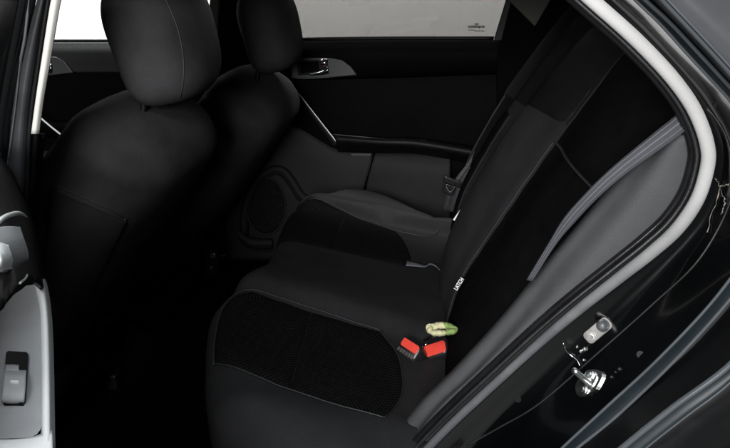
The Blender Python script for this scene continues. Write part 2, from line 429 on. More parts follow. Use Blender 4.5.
prism(bm, [q+n*.002+(u*math.cos(k*PI/3)+v*math.sin(k*PI/3))*.0034 for k in range(6)], n*.0025); finish('plate_bolt', bm, STEEL, br)
q = c+u*.011+v*.001+n*.003
bm = bmesh.new(); add_tube(bm, [q, q+n*.004, q+n*.009, q+n*.013, q+n*.0145], [.0088, .0088, .0075, .006, .002], 20); finish('switch_plunger', bm, RUBBERG, br)
# wire clip below the plate
tube('clip_wire', [J(563, 342, .002), J(566, 349, .004), J(572, 355, .004), J(578, 360, .004), J(581, 366, .003)], .0011, CHROME, car, n=24, sides=6)
for px, py, r in ((577, 347, .002), (581, 351, .0026), (585, 349, .0035), (584, 360, .0022), (612, 377, .0022), (616, 372, .0016), (620, 369, .0026)):
    q = J(px, py, .001); nn = n
    bm = bmesh.new(); bmesh.ops.create_uvsphere(bm, u_segments=10, v_segments=6, radius=r, matrix=Matrix.Translation(q)); finish('body_rivet', bm, STEEL if px < 600 else RUBBER, car)
for px, py in ((640, 354), (518, 399)):
    q = J(px, py, -.0012); bm = bmesh.new(); prism(bm, [q+(u*math.cos(k*PI/8)+v*math.sin(k*PI/8))*.005 for k in range(16)], n*.002); finish('body_plug', bm, RABBET, car)

# ---- near B-pillar
def vstrip(name, a, b, yA, yM, yB, m, parent, seg=10):
    A = [Y(x, y, yA) for x, y in a]; B = [Y(x, y, yB) for x, y in b]
    Mi = [Y((p[0]+q[0])/2, (p[1]+q[1])/2, yM) for p, q in zip(a, b)]
    return patch(name, [A, Mi, B], m, parent, nu=30, nv=seg, thick=.002)
pil_a = [(46, -30), (37, 0), (20, 60), (11, 120), (5, 200), (-5, 290), (-15, 380)]
pil_b = [(54, -30), (47, 0), (37, 60), (29, 120), (25, 200), (15, 290), (5, 380)]
vstrip('pillar_face', pil_a, pil_b, .028, .016, .03, PILLAR, car)
vstrip('pillar_outer_skin', [(-120, -30), (-130, 0), (-140, 120), (-150, 200), (-170, 380)], [(45, -30), (36.5, 0), (10.5, 120), (4.5, 200), (-15.5, 380)], -.02, -.01, .027, PAINT, car)
tube('pillar_outer_seal', [Y(x, y, .018) for x, y in [(30, -10), (25, 36), (20, 64), (15, 110), (8, 160)]], [.001]*4+[.002]*8+[.001]*18, RUBBERG, car, n=30, sides=6)
tube('pillar_seal', [Y(x, y, .026) for x, y in [(56, -30), (48.5, 0), (39, 60), (30, 125), (26, 200), (16, 300)]], .0035, BLACK, car, n=40)
vstrip('pillar_trim', [(59, -30), (51, 0), (41.5, 60), (35.5, 100), (31, 134)], [(70, -30), (61.5, 0), (51, 60), (44, 100), (39.5, 134)], .012, .012, .02, TRIM, car)
vstrip('pillar_inner_cover', [(31, 134), (29, 170), (24, 220), (10, 330)], [(46, 134), (42, 170), (38, 220), (28, 330)], .03, .03, .06, PLASTIC, car)
# far B-pillar and C-pillar trims
vf = lambda n_, a, m, d=.03, y=1.40: slab(n_, [Y(px, py, y) for px, py in a], (0, d, 0), m, car, .004)
vf('far_pillar_trim', [(212, -30), (207, 30), (206, 47), (216, 47), (221, -30)], OLIVE, y=1.395)
vf('far_pillar_trim', [(217, -30), (209, 47), (209, 250), (243, 250), (246, 47), (246, -30)], PLASTIC, y=1.405)
vf('c_pillar_trim', [(510, -40), (508, 0), (535, 27), (552, -2), (560, -40)], OLIVE, y=1.36)
vf('c_pillar_cover', [(520, -40), (511, 0), (502, 38), (496, 60), (497, 110), (505, 300), (640, 300), (640, -40), (556, -40), (535, 30)], DEEPBLK, y=1.38)

# ================================================================== FAR DOORS
def fd(px, py, y=1.42): return Y(px, py, y)
def door_sheet(name, pix, m, y, d, parent, bev=.003): return slab(name, [Y(a, b, y) for a, b in pix], (0, d, 0), m, parent, bev)
rd = door_sheet('car_door', [(226, 41), (500, 41), (512, 160), (512, 300), (226, 300)], PLASTIC, 1.43, .02, car); rd['label'] = 'closed far rear door with tinted window and round speaker'
door_sheet('window_glass', [(226, -30), (522, -30), (500, 39), (226, 41)], PGLASS, 1.445, .004, rd, 0)
tube('window_seal', [Y(226, 41, 1.432), Y(360, 38.8, 1.432), Y(494, 38.5, 1.432)], .006, BLACK, rd)
door_sheet('window_frame', [(494, 40), (506, 0), (515, -30), (560, -30), (560, 60), (494, 60)], BLACK, 1.433, .03, rd)
patch('upper_trim', [[Y(226, 43, 1.425), Y(360, 41, 1.425), Y(505, 41, 1.425)], [Y(226, 55, 1.40), Y(360, 54, 1.40), Y(505, 54, 1.40)], [Y(226, 74, 1.41), Y(360, 72, 1.41), Y(505, 68, 1.41)], [Y(226, 80, 1.43), Y(360, 78, 1.43), Y(505, 73, 1.43)]], PLASTIC, rd)
# glass marking (emblem and two lines of tiny print)
bm = bmesh.new()
def bar(x0, y0, x1, y1, yy=1.4435):
    prism(bm, [Y(x0, y0, yy), Y(x1, y0, yy), Y(x1, y1, yy), Y(x0, y1, yy)], (0, .0006, 0))
for k, (x, w, h) in enumerate([(474.6, 1.0, 1.2), (476, .9, 1.8), (477.3, 1.3, 1.4)]): bar(x, 23+(.4 if k != 1 else 0), x+w, 23+h+.6)
x = 468.2
while x < 483.6:
    w = random.uniform(.7, 1.7); bar(x, 25.6+random.uniform(-.1, .2), x+w, 28.3+random.uniform(-.5, .3)); x += w+random.uniform(.15, .5)
x = 467.6
while x < 484:
    w = random.uniform(.5, 1.1); 
    if random.random() < .7: bar(x, 29.6+(x-467)*.05, x+w, 30.5+(x-467)*.05)
    x += w+.4
x = 474.5
while x < 484:
    w = random.uniform(.5, 1.0); bar(x, 31.1, x+w, 31.9); x += w+.4
finish('glass_marking', bm, PRINT, rd)
# inner handle
hb = door_sheet('handle_bezel', [(292, 57), (330, 57.5), (342, 60), (351, 67), (357, 75.5), (330, 78), (296, 79), (291, 79)], GREYD, 1.395, .03, rd, .004)
door_sheet('handle_recess', [(297, 61), (327, 60), (329, 74), (298, 75.5)], BLACK, 1.3935, .01, rd, 0)
hl = patch('door_handle', [[Y(321, 59.8, 1.388), Y(324, 59.2, 1.386), Y(327.5, 59.4, 1.388)], [Y(321, 63, 1.380), Y(324, 63, 1.378), Y(327, 64, 1.380)], [Y(322, 66, 1.386), Y(324, 66.5, 1.386), Y(327, 66.5, 1.388)]], CHROME, rd, nu=12, nv=12, thick=.003)
patch('handle_lever', [[Y(309, 74.2, 1.389), Y(318, 72.2, 1.388), Y(324, 70, 1.386), Y(328, 66.5, 1.386)], [Y(309.5, 74.8, 1.38), Y(318, 73.5, 1.38), Y(324, 72, 1.38), Y(328, 70, 1.38)], [Y(310, 75.5, 1.389), Y(318, 75, 1.388), Y(325, 74, 1.386), Y(328.5, 72.5, 1.386)]], CHROME, rd, nu=18, nv=8, thick=.002)
door_sheet('lock_tab', [(300, 62), (318, 61.5), (319, 71), (301, 73.5)], PLASTIC, 1.390, .006, rd, .002)
door_sheet('red_reflection', [(323.4, 61), (325.6, 61), (325.4, 65.2), (323.6, 65.4)], RED, 1.3775, .003, rd, 0)  # red slab on the lever stands in for a reflection
tube('handle_trim_edge', [Y(296, 78.5, 1.393), Y(312, 78.3, 1.392), Y(330, 77, 1.393)], .002, RUBBERG, rd)
# diagonal pull strip
patch('pull_strip', [[Y(287, 84, 1.41), Y(310, 115, 1.40), Y(334, 147, 1.40)], [Y(290, 84, 1.385), Y(312, 113, 1.372), Y(337, 145, 1.372)], [Y(294, 87, 1.39), Y(316, 115, 1.385), Y(340, 146, 1.385)]], PLASTICG, rd, nv=12)
tube('pull_strip_edge', [Y(294, 88, 1.386), Y(316, 116, 1.378), Y(340, 146.5, 1.378)], .0024, SILVER, rd)
# armrest
patch('armrest', [[Y(333, 134, 1.42), Y(380, 138, 1.42), Y(418, 139, 1.42), Y(480, 148, 1.42)], [Y(333, 135.5, 1.36), Y(380, 139, 1.35), Y(418, 140.2, 1.35), Y(480, 150, 1.36)], [Y(336, 141, 1.35), Y(380, 144, 1.34), Y(418, 146, 1.34), Y(480, 156, 1.35)], [Y(338, 151, 1.37), Y(380, 152, 1.37), Y(418, 153, 1.37), Y(480, 164, 1.38)]], BLACK, rd, nu=50, nv=20)
tube('armrest_trim', [Y(334, 134.5, 1.357), Y(360, 136.8, 1.349), Y(380, 138.6, 1.347), Y(418, 139.8, 1.347), Y(440, 143, 1.35)], [.002]*20+[.0017-.0001*i for i in range(10)], RUBBERG, rd, n=30)
# lower panel in two fields plus pale strip
patch('lower_panel', [[Y(226, 120, 1.40), Y(290, 125, 1.40), Y(336, 149, 1.41), Y(373, 153, 1.41)], [Y(226, 160, 1.395), Y(290, 160, 1.393), Y(335, 165, 1.398), Y(370, 168, 1.398)], [Y(226, 200, 1.39), Y(290, 200, 1.388), Y(330, 195, 1.395), Y(363, 193, 1.395)], [Y(226, 260, 1.40), Y(290, 260, 1.40), Y(330, 260, 1.40), Y(352, 260, 1.40)]], PLASTICG, rd, nv=24)
patch('map_pocket', [[Y(376, 153, 1.40), Y(410, 153, 1.40), Y(450, 156, 1.41)], [Y(372, 165, 1.385), Y(410, 168, 1.375), Y(450, 172, 1.385)], [Y(366, 190, 1.39), Y(410, 200, 1.38), Y(450, 205, 1.39)], [Y(354, 260, 1.40), Y(410, 260, 1.40), Y(450, 260, 1.40)]], PLASTICG, rd, nv=24)
door_sheet('pale_strip', [(350, 153.3), (371.5, 153.6), (370.5, 156.6), (352, 156.2)], GREYD, 1.386, .008, rd, .001)
# speaker
sp = patch('speaker_surround', [[Y(x, y, 1.395) for x, y in ((240, 236), (242, 205), (254, 178), (270, 167), (285, 167), (297, 180), (306, 194), (322, 197))],
     [Y(x, y, 1.368) for x, y in ((243, 236), (245, 207), (256, 181), (271, 170), (283, 170.5), (294, 184), (303, 197), (320, 201))],
     [Y(x, y, 1.39) for x, y in ((248, 234), (249, 209), (259, 186), (272, 175.5), (281, 176), (290, 188), (299, 201), (318, 206))]], PLASTICG, rd, nu=50, nv=14)
ctr = (266, 206); bm = bmesh.new()
rows = []
for q in range(12):
    s = q/11; rows.append([Y(ctr[0]+19*s*math.cos(a), ctr[1]+28*s*math.sin(a), 1.372+.01*s*s) for a in [2*PI*k/48 for k in range(48)]])
bm.free(); grid_mesh('speaker_grille', rows, SPK, rd, closed=True, thick=.002)
tube('grille_ring', [Y(ctr[0]+19.5*math.cos(a), ctr[1]+28.5*math.sin(a), 1.378) for a in [2*PI*k/48 for k in range(49)]], .003, PLASTICG, rd, n=0)
patch('kick_trim', [[Y(238, 228, 1.36), Y(250, 238, 1.35), Y(272, 240, 1.35)], [Y(238, 233, 1.34), Y(250, 242, 1.33), Y(272, 243, 1.33)], [Y(240, 240, 1.35), Y(252, 247, 1.34), Y(272, 248, 1.35)]], PLASTICG, rd, nv=10)

fdr = door_sheet('car_door', [(-140, 41), (212, 41), (212, 300), (-140, 300)], PLASTIC, 1.43, .02, car); fdr['label'] = 'closed far front door with clear window'
door_sheet('window_glass', [(-140, -40), (210, -40), (206, 41), (-140, 41)], CGLASS, 1.445, .004, fdr, 0)
tube('window_seal', [Y(-140, 41, 1.432), Y(60, 41, 1.432), Y(208, 41, 1.432)], .005, BLACK, fdr)
patch('upper_trim', [[Y(-140, 43, 1.425), Y(60, 43, 1.425), Y(212, 43, 1.425)], [Y(-140, 55, 1.40), Y(60, 55, 1.40), Y(212, 55, 1.40)], [Y(-140, 72, 1.41), Y(60, 72, 1.41), Y(212, 72, 1.41)]], PLASTICG, fdr)
hb2 = door_sheet('handle_bezel', [(30, 57), (55, 57), (64, 61), (73, 73), (52, 75.5), (30, 76)], GREYD, 1.39, .03, fdr, .004)
door_sheet('handle_recess', [(30, 60), (51, 59.5), (52, 73.5), (30, 74)], BLACK, 1.3885, .01, hb2, 0)
patch('door_handle', [[Y(44, 66, 1.386), Y(48, 65, 1.384), Y(51.5, 64, 1.384)], [Y(44, 69, 1.378), Y(48, 69, 1.376), Y(51.5, 68.5, 1.378)], [Y(44, 72, 1.386), Y(48, 72, 1.385), Y(52, 71.5, 1.386)]], CHROME, fdr, nu=12, nv=10, thick=.002)
tube('pull_strip', [Y(36, 114, 1.34), Y(50, 126, 1.33), Y(62, 135.5, 1.325)], .0028, SILVER, fdr)
patch('armrest', [[Y(20, 121, 1.42), Y(60, 122, 1.42), Y(110, 124, 1.42)], [Y(20, 122, 1.36), Y(60, 123, 1.35), Y(110, 125, 1.35)], [Y(20, 128, 1.35), Y(60, 129, 1.34), Y(110, 131, 1.34)], [Y(20, 136, 1.37), Y(60, 137, 1.37), Y(110, 139, 1.38)]], PLASTIC, fdr, nv=16)
patch('lower_panel', [[Y(20, 150, 1.40), Y(60, 152, 1.40), Y(130, 155, 1.41)], [Y(20, 172, 1.37), Y(60, 174, 1.37), Y(130, 178, 1.38)], [Y(20, 240, 1.39), Y(60, 240, 1.39), Y(130, 240, 1.39)]], PLASTICG, fdr, nv=16)

# ================================================================== NEAR REAR DOOR (open)
H = Vector((-.70, -.02, 0)); DD = Vector((.49, -.872, 0)).normalized(); DN = Vector((.872, .49, 0)).normalized()
def D(s, nn, z): return H+DD*s+DN*nn+Vector((0, 0, z))
def Dp(px, py, nn): return on(px, py, H+DN*nn, DN)
ZA = .65
nd = slab('car_door', [D(.02, 0, .12), D(1.0, 0, .12), D(1.0, 0, .78), D(.02, 0, .78)], -DN*.03, PLASTIC, car, .01); nd['label'] = 'open near rear door with silver armrest surround'
slab('outer_skin', [D(.0, -.07, .08), D(1.04, -.07, .08), D(1.04, -.07, .82), D(.0, -.07, .82)], -DN*.03, PAINT, nd, .012)
# dark moulded hump that holds the handle
hump = patch('handle_housing', [
    [Dp(-40, 150, .0), Dp(-10, 152, .01), Dp(10, 164, .015), Dp(24, 182, .02), Dp(34, 207, .025), Dp(41, 245, .03), Dp(45, 275, .035), Dp(47, 292, .04)],
    [Dp(-40, 165, .02), Dp(-10, 166, .03), Dp(8, 177, .035), Dp(20, 193, .04), Dp(30, 216, .045), Dp(37, 250, .05), Dp(41, 276, .055), Dp(43, 292, .06)],
    [Dp(-40, 190, .028), Dp(-10, 190, .04), Dp(5, 196, .043), Dp(16, 207, .048), Dp(26, 225, .053), Dp(32, 252, .056), Dp(36, 275, .06), Dp(38, 288, .064)],
    [Dp(-40, 345, .03), Dp(-10, 320, .05), Dp(0, 311, .056), Dp(6, 304, .06), Dp(12, 296, .064), Dp(18, 290, .066), Dp(25, 286, .068), Dp(33, 283, .07)]], BLACK, nd, nu=50, nv=30, thick=.006)
hp = []
C4 = [cr(c, 50) for c in [
    [Dp(-40, 190, .028), Dp(-10, 190, .04), Dp(5, 196, .043), Dp(16, 207, .048), Dp(26, 225, .053), Dp(32, 252, .056), Dp(36, 275, .06), Dp(38, 288, .064)],
    [Dp(-40, 345, .03), Dp(-10, 320, .05), Dp(0, 311, .056), Dp(6, 304, .06), Dp(12, 296, .064), Dp(18, 290, .066), Dp(25, 286, .068), Dp(33, 283, .07)]]]
tube('handle_bezel', [Dp(-16, 236, .05), Dp(-6, 226, .055), Dp(2, 219, .058), Dp(10, 215, .06), Dp(20, 213.5, .062), Dp(27, 217, .062)], [.0034]*20+[.0034-.00014*i for i in range(20)], SILVER, nd, n=40, sides=10, flat=.7)
lv = patch('door_handle', [[Dp(-8, 232, .056), Dp(6, 229, .06), Dp(17, 229, .062)], [Dp(-8, 245, .062), Dp(8, 245, .067), Dp(21, 243, .068)], [Dp(-6, 258, .062), Dp(9, 259, .067), Dp(24.5, 256, .067)], [Dp(-4, 268, .056), Dp(10, 267.5, .06), Dp(21, 264, .06)]], GREYP, nd, nu=20, nv=20, thick=.004)
tube('handle_edge', [Dp(16.5, 229, .063), Dp(21, 240, .069), Dp(25, 256, .068), Dp(22, 263, .064), Dp(12, 268, .063)], .0019, SILVER, nd)
patch('handle_reflection', [[Dp(-8, 246, .064), Dp(-2, 247, .068), Dp(4, 248, .07)], [Dp(-8, 258, .068), Dp(0, 258, .072), Dp(7, 259, .073)], [Dp(-8, 268, .066), Dp(0, 267, .069), Dp(8, 266, .069)]], SILVER, nd, nu=12, nv=12, thick=.004)  # pale sheet on the handle stands in for a bright reflection
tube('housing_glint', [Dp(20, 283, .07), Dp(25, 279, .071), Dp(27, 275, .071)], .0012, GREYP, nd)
# armrest: silver surround ring + grey plate
def A(px, py, dz=0.): return Z(px, py, ZA+dz)
outer = [(36, 268), (43, 281), (47, 300), (49.5, 330), (50.5, 380), (51, 448), (51, 520)]
inner = [(33, 275), (36.5, 289), (40, 306), (41.5, 325), (42.5, 380), (42.5, 448), (42, 520)]
# the plate is a sheet at armrest height with the surround standing 4 mm proud of it
patch('armrest_surround', [[A(*p, -.05)+DN*.004 for p in outer], [A(*p, -.004) for p in outer], [A((p[0]+q[0])/2, (p[1]+q[1])/2, .004) for p, q in zip(outer, inner)], [A(*q, .0) for q in inner], [A(*q, -.012)-DN*.002 for q in inner]], SILVER, nd, nu=50, nv=20, thick=0)
plate = patch('switch_plate', [[A(*p, -.004) for p in ((37, 284), (41.5, 306), (43, 325), (43.5, 380), (43, 420), (37, 434), (30, 437.5))],
   [A(*p, -.002) for p in ((20, 288), (22, 310), (23, 330), (23, 380), (22, 415), (18, 434), (15, 438))],
   [A(*p, -.002) for p in ((4, 305), (4, 320), (4, 335), (3, 380), (2, 415), (0, 436), (0, 438.5))],
   [A(*p, -.004) for p in ((-30, 325), (-30, 340), (-30, 350), (-30, 380), (-30, 415), (-30, 437), (-30, 439))]], GREYP, nd, nu=50, nv=20, thick=0)
patch('armrest_pad', [[A(*p, -.001) for p in ((52, 430), (30, 437), (15, 438.5), (0, 439), (-30, 440))], [A(*p, .003) for p in ((52, 445), (30, 443), (15, 444), (0, 445), (-30, 445))], [A(*p, .004) for p in ((54, 540), (30, 540), (15, 540), (0, 540), (-30, 540))]], SILVER, nd, nu=24, nv=14, thick=.02)
pk = slab('switch_pocket', [A(*p, .0018) for p in ((6, 352.5), (8, 350.8), (26.5, 351.8), (28.2, 354), (27, 376), (25.5, 399), (23, 402.5), (4, 402.5), (2, 400.5), (4, 376))], (0, 0, -.004), BLACK, nd, 0)
sw = patch('window_switch', [[A(*p, -.001) for p in ((4.8, 372), (14, 372.5), (26.2, 373))], [A(*p, .007) for p in ((4.4, 377), (14, 377.4), (26, 377.5))], [A(*p, .0075) for p in ((3.8, 388), (14, 388.4), (25.6, 388.5))], [A(*p, .005) for p in ((3.2, 397), (13, 397.5), (24.8, 397))], [A(*p, .001) for p in ((3.2, 401.3), (13, 401.8), (24.4, 401.3))]], SWITCH, nd, nu=16, nv=24, thick=.003)
slab('switch_mark', rrect(A(14.5, 381.2, .0122), (A(20, 381, 0)-A(10, 381, 0)).normalized(), (A(14, 376, 0)-A(14, 386, 0)).normalized(), .0085, .0042, .0018), (0, 0, -.002), MARK, nd)
patch('pocket_ramp', [[A(*p, .0022) for p in ((5.6, 365), (12, 365), (19, 365.5))], [A(*p, .0022) for p in ((5, 371), (12, 371.2), (19, 371.5))]], GREYP, nd, nu=8, nv=4, thick=.001)

# ================================================================== FRONT SEATS
def ring(c, ax, ay, hx, hy, e, n=48, az=None):
    out = []
    for k in range(n):
        a = 2*PI*k/n; ca, sa = math.cos(a), math.sin(a)
        out.append(c+ax*hx*math.copysign(abs(ca)**(2/e), ca)+ay*hy*math.copysign(abs(sa)**(2/e), sa))
    return out
def interp(tab, t):
    for (a, va), (b, vb) in zip(tab, tab[1:]):
        if t <= b:
            f = (t-a)/(b-a); f = f*f*(3-2*f)
            return va+(vb-va)*f
    return tab[-1][1]
SB = Vector((-1.005, .40, .20)); REC = math.radians(33)
SU = Vector((math.sin(REC), 0, math.cos(REC))); SX = Vector((math.cos(REC), 0, -math.sin(REC))); SYV = Vector((0, 1, 0))
HGT = .70
def seat_rows():
    rows = []
    K = 66
    for i in range(K+1):
        t = i/K
        hy = interp([(0, .235), (.25, .262), (.55, .268), (.75, .25), (.9, .212), (1, .175)], t)
        hx = interp([(0, .085), (.3, .092), (.6, .105), (.85, .112), (1, .105)], t)
        if i >= K-6:                      # rounded top edge
            q = (i-(K-6))/6; f = math.sqrt(max(0, 1-q*q)); hy *= .6+.4*f; hx *= .12+.88*f
        bulge = .012*math.sin(PI*min(1, t*1.3))
        c = SB+SU*(HGT*t)+SX*(bulge-.005+.035*t)
        rr = ring(c, SX, SYV, hx, hy, 2.9, 72)
        for p in rr:
            d = (p-c); w_ = .0032*mnoise.noise(p*7)+.0018*mnoise.noise(p*19)+.0012*mnoise.noise(Vector((p.x*12, p.y*12, p.z*45)))
            p += d.normalized()*w_
        rows.append(rr)
    return rows
def head_rows():
    rows = []; K = 30
    R2 = math.radians(-14); hu = Vector((math.sin(R2), 0, math.cos(R2))); hxv = Vector((math.cos(R2), 0, -math.sin(R2)))
    base = SB+SU*(HGT-.008)+Vector((.064, 0, .006))
    for i in range(K+1):
        t = i/K; q = abs(t-.5)*2
        f = max(0, 1-q**(4.4 if t < .5 else 2.8))**(1/2.5)
        rows.append(ring(base+hu*(.24*t)+hxv*(.006*math.sin(PI*t)), hxv, SYV, .084*f*(.9+.1*t)+.002, .130*f*(1-.10*(1-t))+.002, 2.4))
    return rows, base
def front_seat(label):
    t = thing('front_seat', label, 'car seat', group='front seats')
    rows = seat_rows(); b = grid_mesh('backrest', rows, FSEAT, t, closed=True, capends=True, flip=True)
    hr, base = head_rows(); grid_mesh('headrest', hr, FHEAD, t, closed=True, capends=True, flip=True)
    for s in (-1, 1):
        tube('headrest_post', [base+Vector((-.06, s*.06, -.05)), base+Vector((-.04, s*.06, .05))], .006, BLACK, t, n=8)
    # cushion
    crow = []
    for i in range(25):
        q = i/24; x = -1.36+.50*q
        h = .055+.025*math.sin(PI*min(1, q*1.2)); f = min(1, math.sqrt(max(0, 1-(1-min(1, q*5))**2)))
        crow.append(ring(Vector((x, .40, .16+.03*(1-q))), Vector((0, 0, 1)), SYV, h*max(.15, f), .26*(.75+.25*f), 3))
    grid_mesh('seat_cushion', crow, CLOTH, t, closed=True, capends=True)
    box('seat_rail', (-1.1, .22, .06), (.5, .04, .05), BLACK, t, .008); box('seat_rail', (-1.1, .58, .06), (.5, .04, .05), BLACK, t, .008)
    return t, rows, hr
ds, drows, dhr = front_seat('large near black front seat with ribbed lower side panel and white tag')
dbv = bvh_of(drows, True); hbv = bvh_of(dhr, True)
# side details of the near seat
seam('headrest_seam', hbv, [(163, -6), (172, 14), (179, 34), (183, 58), (183, 80), (180, 97)], .0011, PIPING, ds, .0004)
seam('backrest_seam', dbv, [(57, 187), (80, 196), (105, 207), (128, 219)], .0016, PIPING, ds, .0003)
seam('backrest_seam', dbv, [(126, 218), (112, 238), (95, 262), (78, 288), (60, 330), (50, 370)], .0016, PIPING, ds, .0003)
# ribbed cloth lower panel hugging the side
rows = []
for i in range(30):
    f = i/29
    a = (50-14*f, 189+200*f); bq = (127-76*f, 221+150*f)
    r = []
    for j in range(30):
        h_ = hit(dbv, a[0]+(bq[0]-a[0])*j/29, a[1]+(bq[1]-a[1])*j/29+6*math.sin(0), .0022)
        r.append(h_)
    rows.append(r)
ok = [r for r in rows if all(p is not None for p in r)]
if len(ok) > 3: grid_mesh('side_panel', ok, RIBBED, ds, thick=.001)
else: print('ribbed failed', len(ok))
c0 = hit(dbv, 60, 200, .004) or Y(40, 200, .17)
def tagmesh(name, c, u, v, w, h, m, parent): return slab(name, [c-u*w/2-v*h/2, c+u*w/2-v*h/2, c+u*w/2+v*h/2, c-u*w/2+v*h/2], u.cross(v)*.0008, m, parent)
tp = None
for xx in range(36, 75):
    tp = hit(dbv, xx, 200, .003)
    if tp is not None: break
tp = tp if tp is not None else Y(44, 200, .15)
tu = (on(46, 192, tp, FW)-on(40, 200, tp, FW)).normalized(); tv = FW.cross(tu).normalized()
tg = tagmesh('label_tag', tp-FW*.012, tu, tv, .016, .005, MARK, ds)

# passenger seat = copy of base seat shifted across
def copy_thing(src, dx, label):
    r = src.copy(); COL.objects.link(r); r.location = Vector(src.location)+Vector(dx); r['label'] = label
    for ch in [o for o in bpy.data.objects if o.parent == src]:
        if ch.name.split('.')[0] in ('label_tag', 'side_panel', 'headrest_seam', 'backrest_seam', 'shoulder_seam'): continue
        k = ch.copy(); COL.objects.link(k); k.parent = r
        if ch.name.split('.')[0] == 'headrest':
            cc = sum((v.co for v in k.data.vertices), Vector())/len(k.data.vertices); k.scale = (.86, .92, .95); k.location = Vector((cc.x*.14, cc.y*.08, cc.z*.05))
    return r
ps = copy_thing(ds, (.01, .68, -.06), 'far black front seat whose dark headrest covers the edge of the tinted window')

# ================================================================== REAR BENCH
bench = thing('rear_bench_seat', 'black rear bench seat with dotted mesh inserts and grey outer bolster', 'car seat')
XB = -.02
def ztop(x, y):
    z = .335-.14*(x+.08)
    ye = .384-(x+.188)*.214                                # far edge of the near insert
    f1 = 1 if y < .47 else math.exp(-((y-.47)/.15)**2)
    z += .024*f1/(1+math.exp(-max(-40, min(40, (y-ye-.016)/.007))))   # raised roll of the middle place
    f2 = 1 if y < 1.0 else math.exp(-((y-1.0)/.09)**2)
    z += .030*f2/(1+math.exp(-max(-40, min(40, (y-.985)/.007))))      # roll beyond the far insert
    z += .010*math.exp(-((y-.075)/.03)**2)
    z += .0028*mnoise.noise(Vector((x*8, y*8, 3)))+.0012*mnoise.noise(Vector((x*30, y*14, 1)))
    z -= .006*math.exp(-((y-.26)/.10)**2)+.006*math.exp(-((y-.82)/.12)**2)
    return z
def Zs(px, py, off=0.):
    z = .36
    for _ in range(12):
        p = Z(px, py, z); z = ztop(p.x, p.y)+off
    return Z(px, py, z)
outl = [(205, 345), (204, 372), (216, 396), (246, 424), (296, 450), (360, 475), (430, 490)]
far = [(262, 254), (277, 227), (292, 206), (314, 190), (340, 184.5), (374, 187), (411, 201), (444, 216)]
front = [Zs(*p) for p in far[::-1]]+[Zs(238, 277), Zs(209, 303), Zs(203, 344)]+[Zs(*p) for p in outl[1:]]
loop2 = [(p.x, p.y) for p in front]
y0 = loop2[-1][1]; y1 = loop2[0][1]
back = [(XB+.02, y0+(y1-y0)*k/8) for k in range(0, 9)]
loop = [Vector((a, b, 0)) for a, b in loop2]
Lc = cr(loop, 110)+cr([Vector((loop2[-1][0]+.02, y0, 0))]+[Vector((a, b, 0)) for a, b in back]+[Vector((loop2[0][0]+.02, y1, 0))], 60)
NL = len(Lc)
def edge_dist(x, y):
    return min(math.hypot(x-p.x, y-p.y) for p in Lc[:110])
RR = .055
def zc(x, y, d=None):
    if d is None: d = edge_dist(x, y)
    z = ztop(x, y)
    rr = RR+.035*max(0, min(1, (.25-y)/.15))
    if d < rr: z -= rr-math.sqrt(max(0, rr*rr-(rr-d)**2))
    return z
def spine(p): return Vector((-.25, min(.95, max(.25, p.y)), 0))
rows = []
for zz, k in ((.10, .93), (.18, .965), (.25, .99)):
    rows.append([Vector((spine(p).x+(p.x-spine(p).x)*k, spine(p).y+(p.y-spine(p).y)*k, zz)) for p in Lc])
for s in [1, .99, .975, .95, .92, .89, .85, .8, .74, .66, .56, .45, .33, .2, .08, .0]:
    r = []
    for i, p in enumerate(Lc):
        c = spine(p); q = c+(p-c)*s
        d = edge_dist(q.x, q.y) if s > .5 else 1
        if i >= 112 and i < NL-2: d = max(d, RR)
        r.append(Vector((q.x, q.y, zc(q.x, q.y, d))))
    rows.append(r)
grid_mesh('seat_cushion', rows, CUSH, bench, closed=True, flip=False)
cbv = bvh_of(rows, True)
def Zc(px, py, off=0.):
    h = hit(cbv, px, py, 0)
    return h+Vector((0, 0, off)) if h is not None else Zs(px, py, off)

def pipe(pix, r, n=50, off=.0035):
    pts = [Zc(*p) for p in pix]; pts = [Vector((p.x, p.y, zc(p.x, p.y)+off)) for p in cr(pts, n)]
    return tube('cushion_seam', pts, r, PIPING, bench, n=0, sides=6)
def insert(name, fc, bc, m, parent, h=.005, n=44, mm=40):
    """upholstered insert between a front and a back edge given on the cushion"""
    F = cr([Zc(*p) for p in fc], n); B = cr([Zc(*p) for p in bc], n)
    rows = []
    for k in range(mm+1):
        f = k/mm; r = []
        for j in range(n):
            p = F[j].lerp(B[j], f)
            e = max(abs(2*f-1), abs(2*j/(n-1)-1))
            off = .0022+h*(1-e**6)-.0012*max(0, (e-.93)/.07)
            r.append(Vector((p.x, p.y, zc(p.x, p.y)+off)))
        rows.append(r)
    return grid_mesh(name, rows, m, parent)
insert('seat_insert', [(214, 366), (215, 345), (221, 316), (233, 299), (252, 291.5)], [(289.7, 389.7), (296.4, 365), (304.4, 338), (311, 312.8)], MESHF, bench)
insert('seat_insert', [(290, 390), (297, 365), (305, 338), (311.5, 313)], [(384, 418), (393, 410), (400, 397), (402, 382), (397, 356), (380, 332)], MESHF, bench)
insert('seat_insert', [(275, 238), (281, 222), (290, 206), (311, 197.5)], [(331.5, 250), (336.5, 238), (341.5, 224), (345.7, 212.8)], MESHF, bench)
insert('seat_insert', [(332, 250), (337, 238), (342, 224), (346, 213)], [(405, 266), (411, 259), (404, 242), (396, 232)], MESHF, bench)
PR = .0012
pipe([(214, 367), (214.5, 345), (220.5, 316), (232.5, 298.5), (252, 290.8), (290, 302), (340, 318), (381, 331.5)], PR, 60)
pipe([(381, 331.5), (398, 356), (403, 382), (401, 398), (393, 411), (384, 419)], PR*.6, 30)
pipe([(214, 367), (240, 371), (289, 390.5), (344, 408.5), (384, 419)], PR, 50)
pipe([(302, 197), (322, 201.5), (344, 212), (370, 222.5), (397, 232), (427, 237.5), (440, 229)], PR*.9, 40)
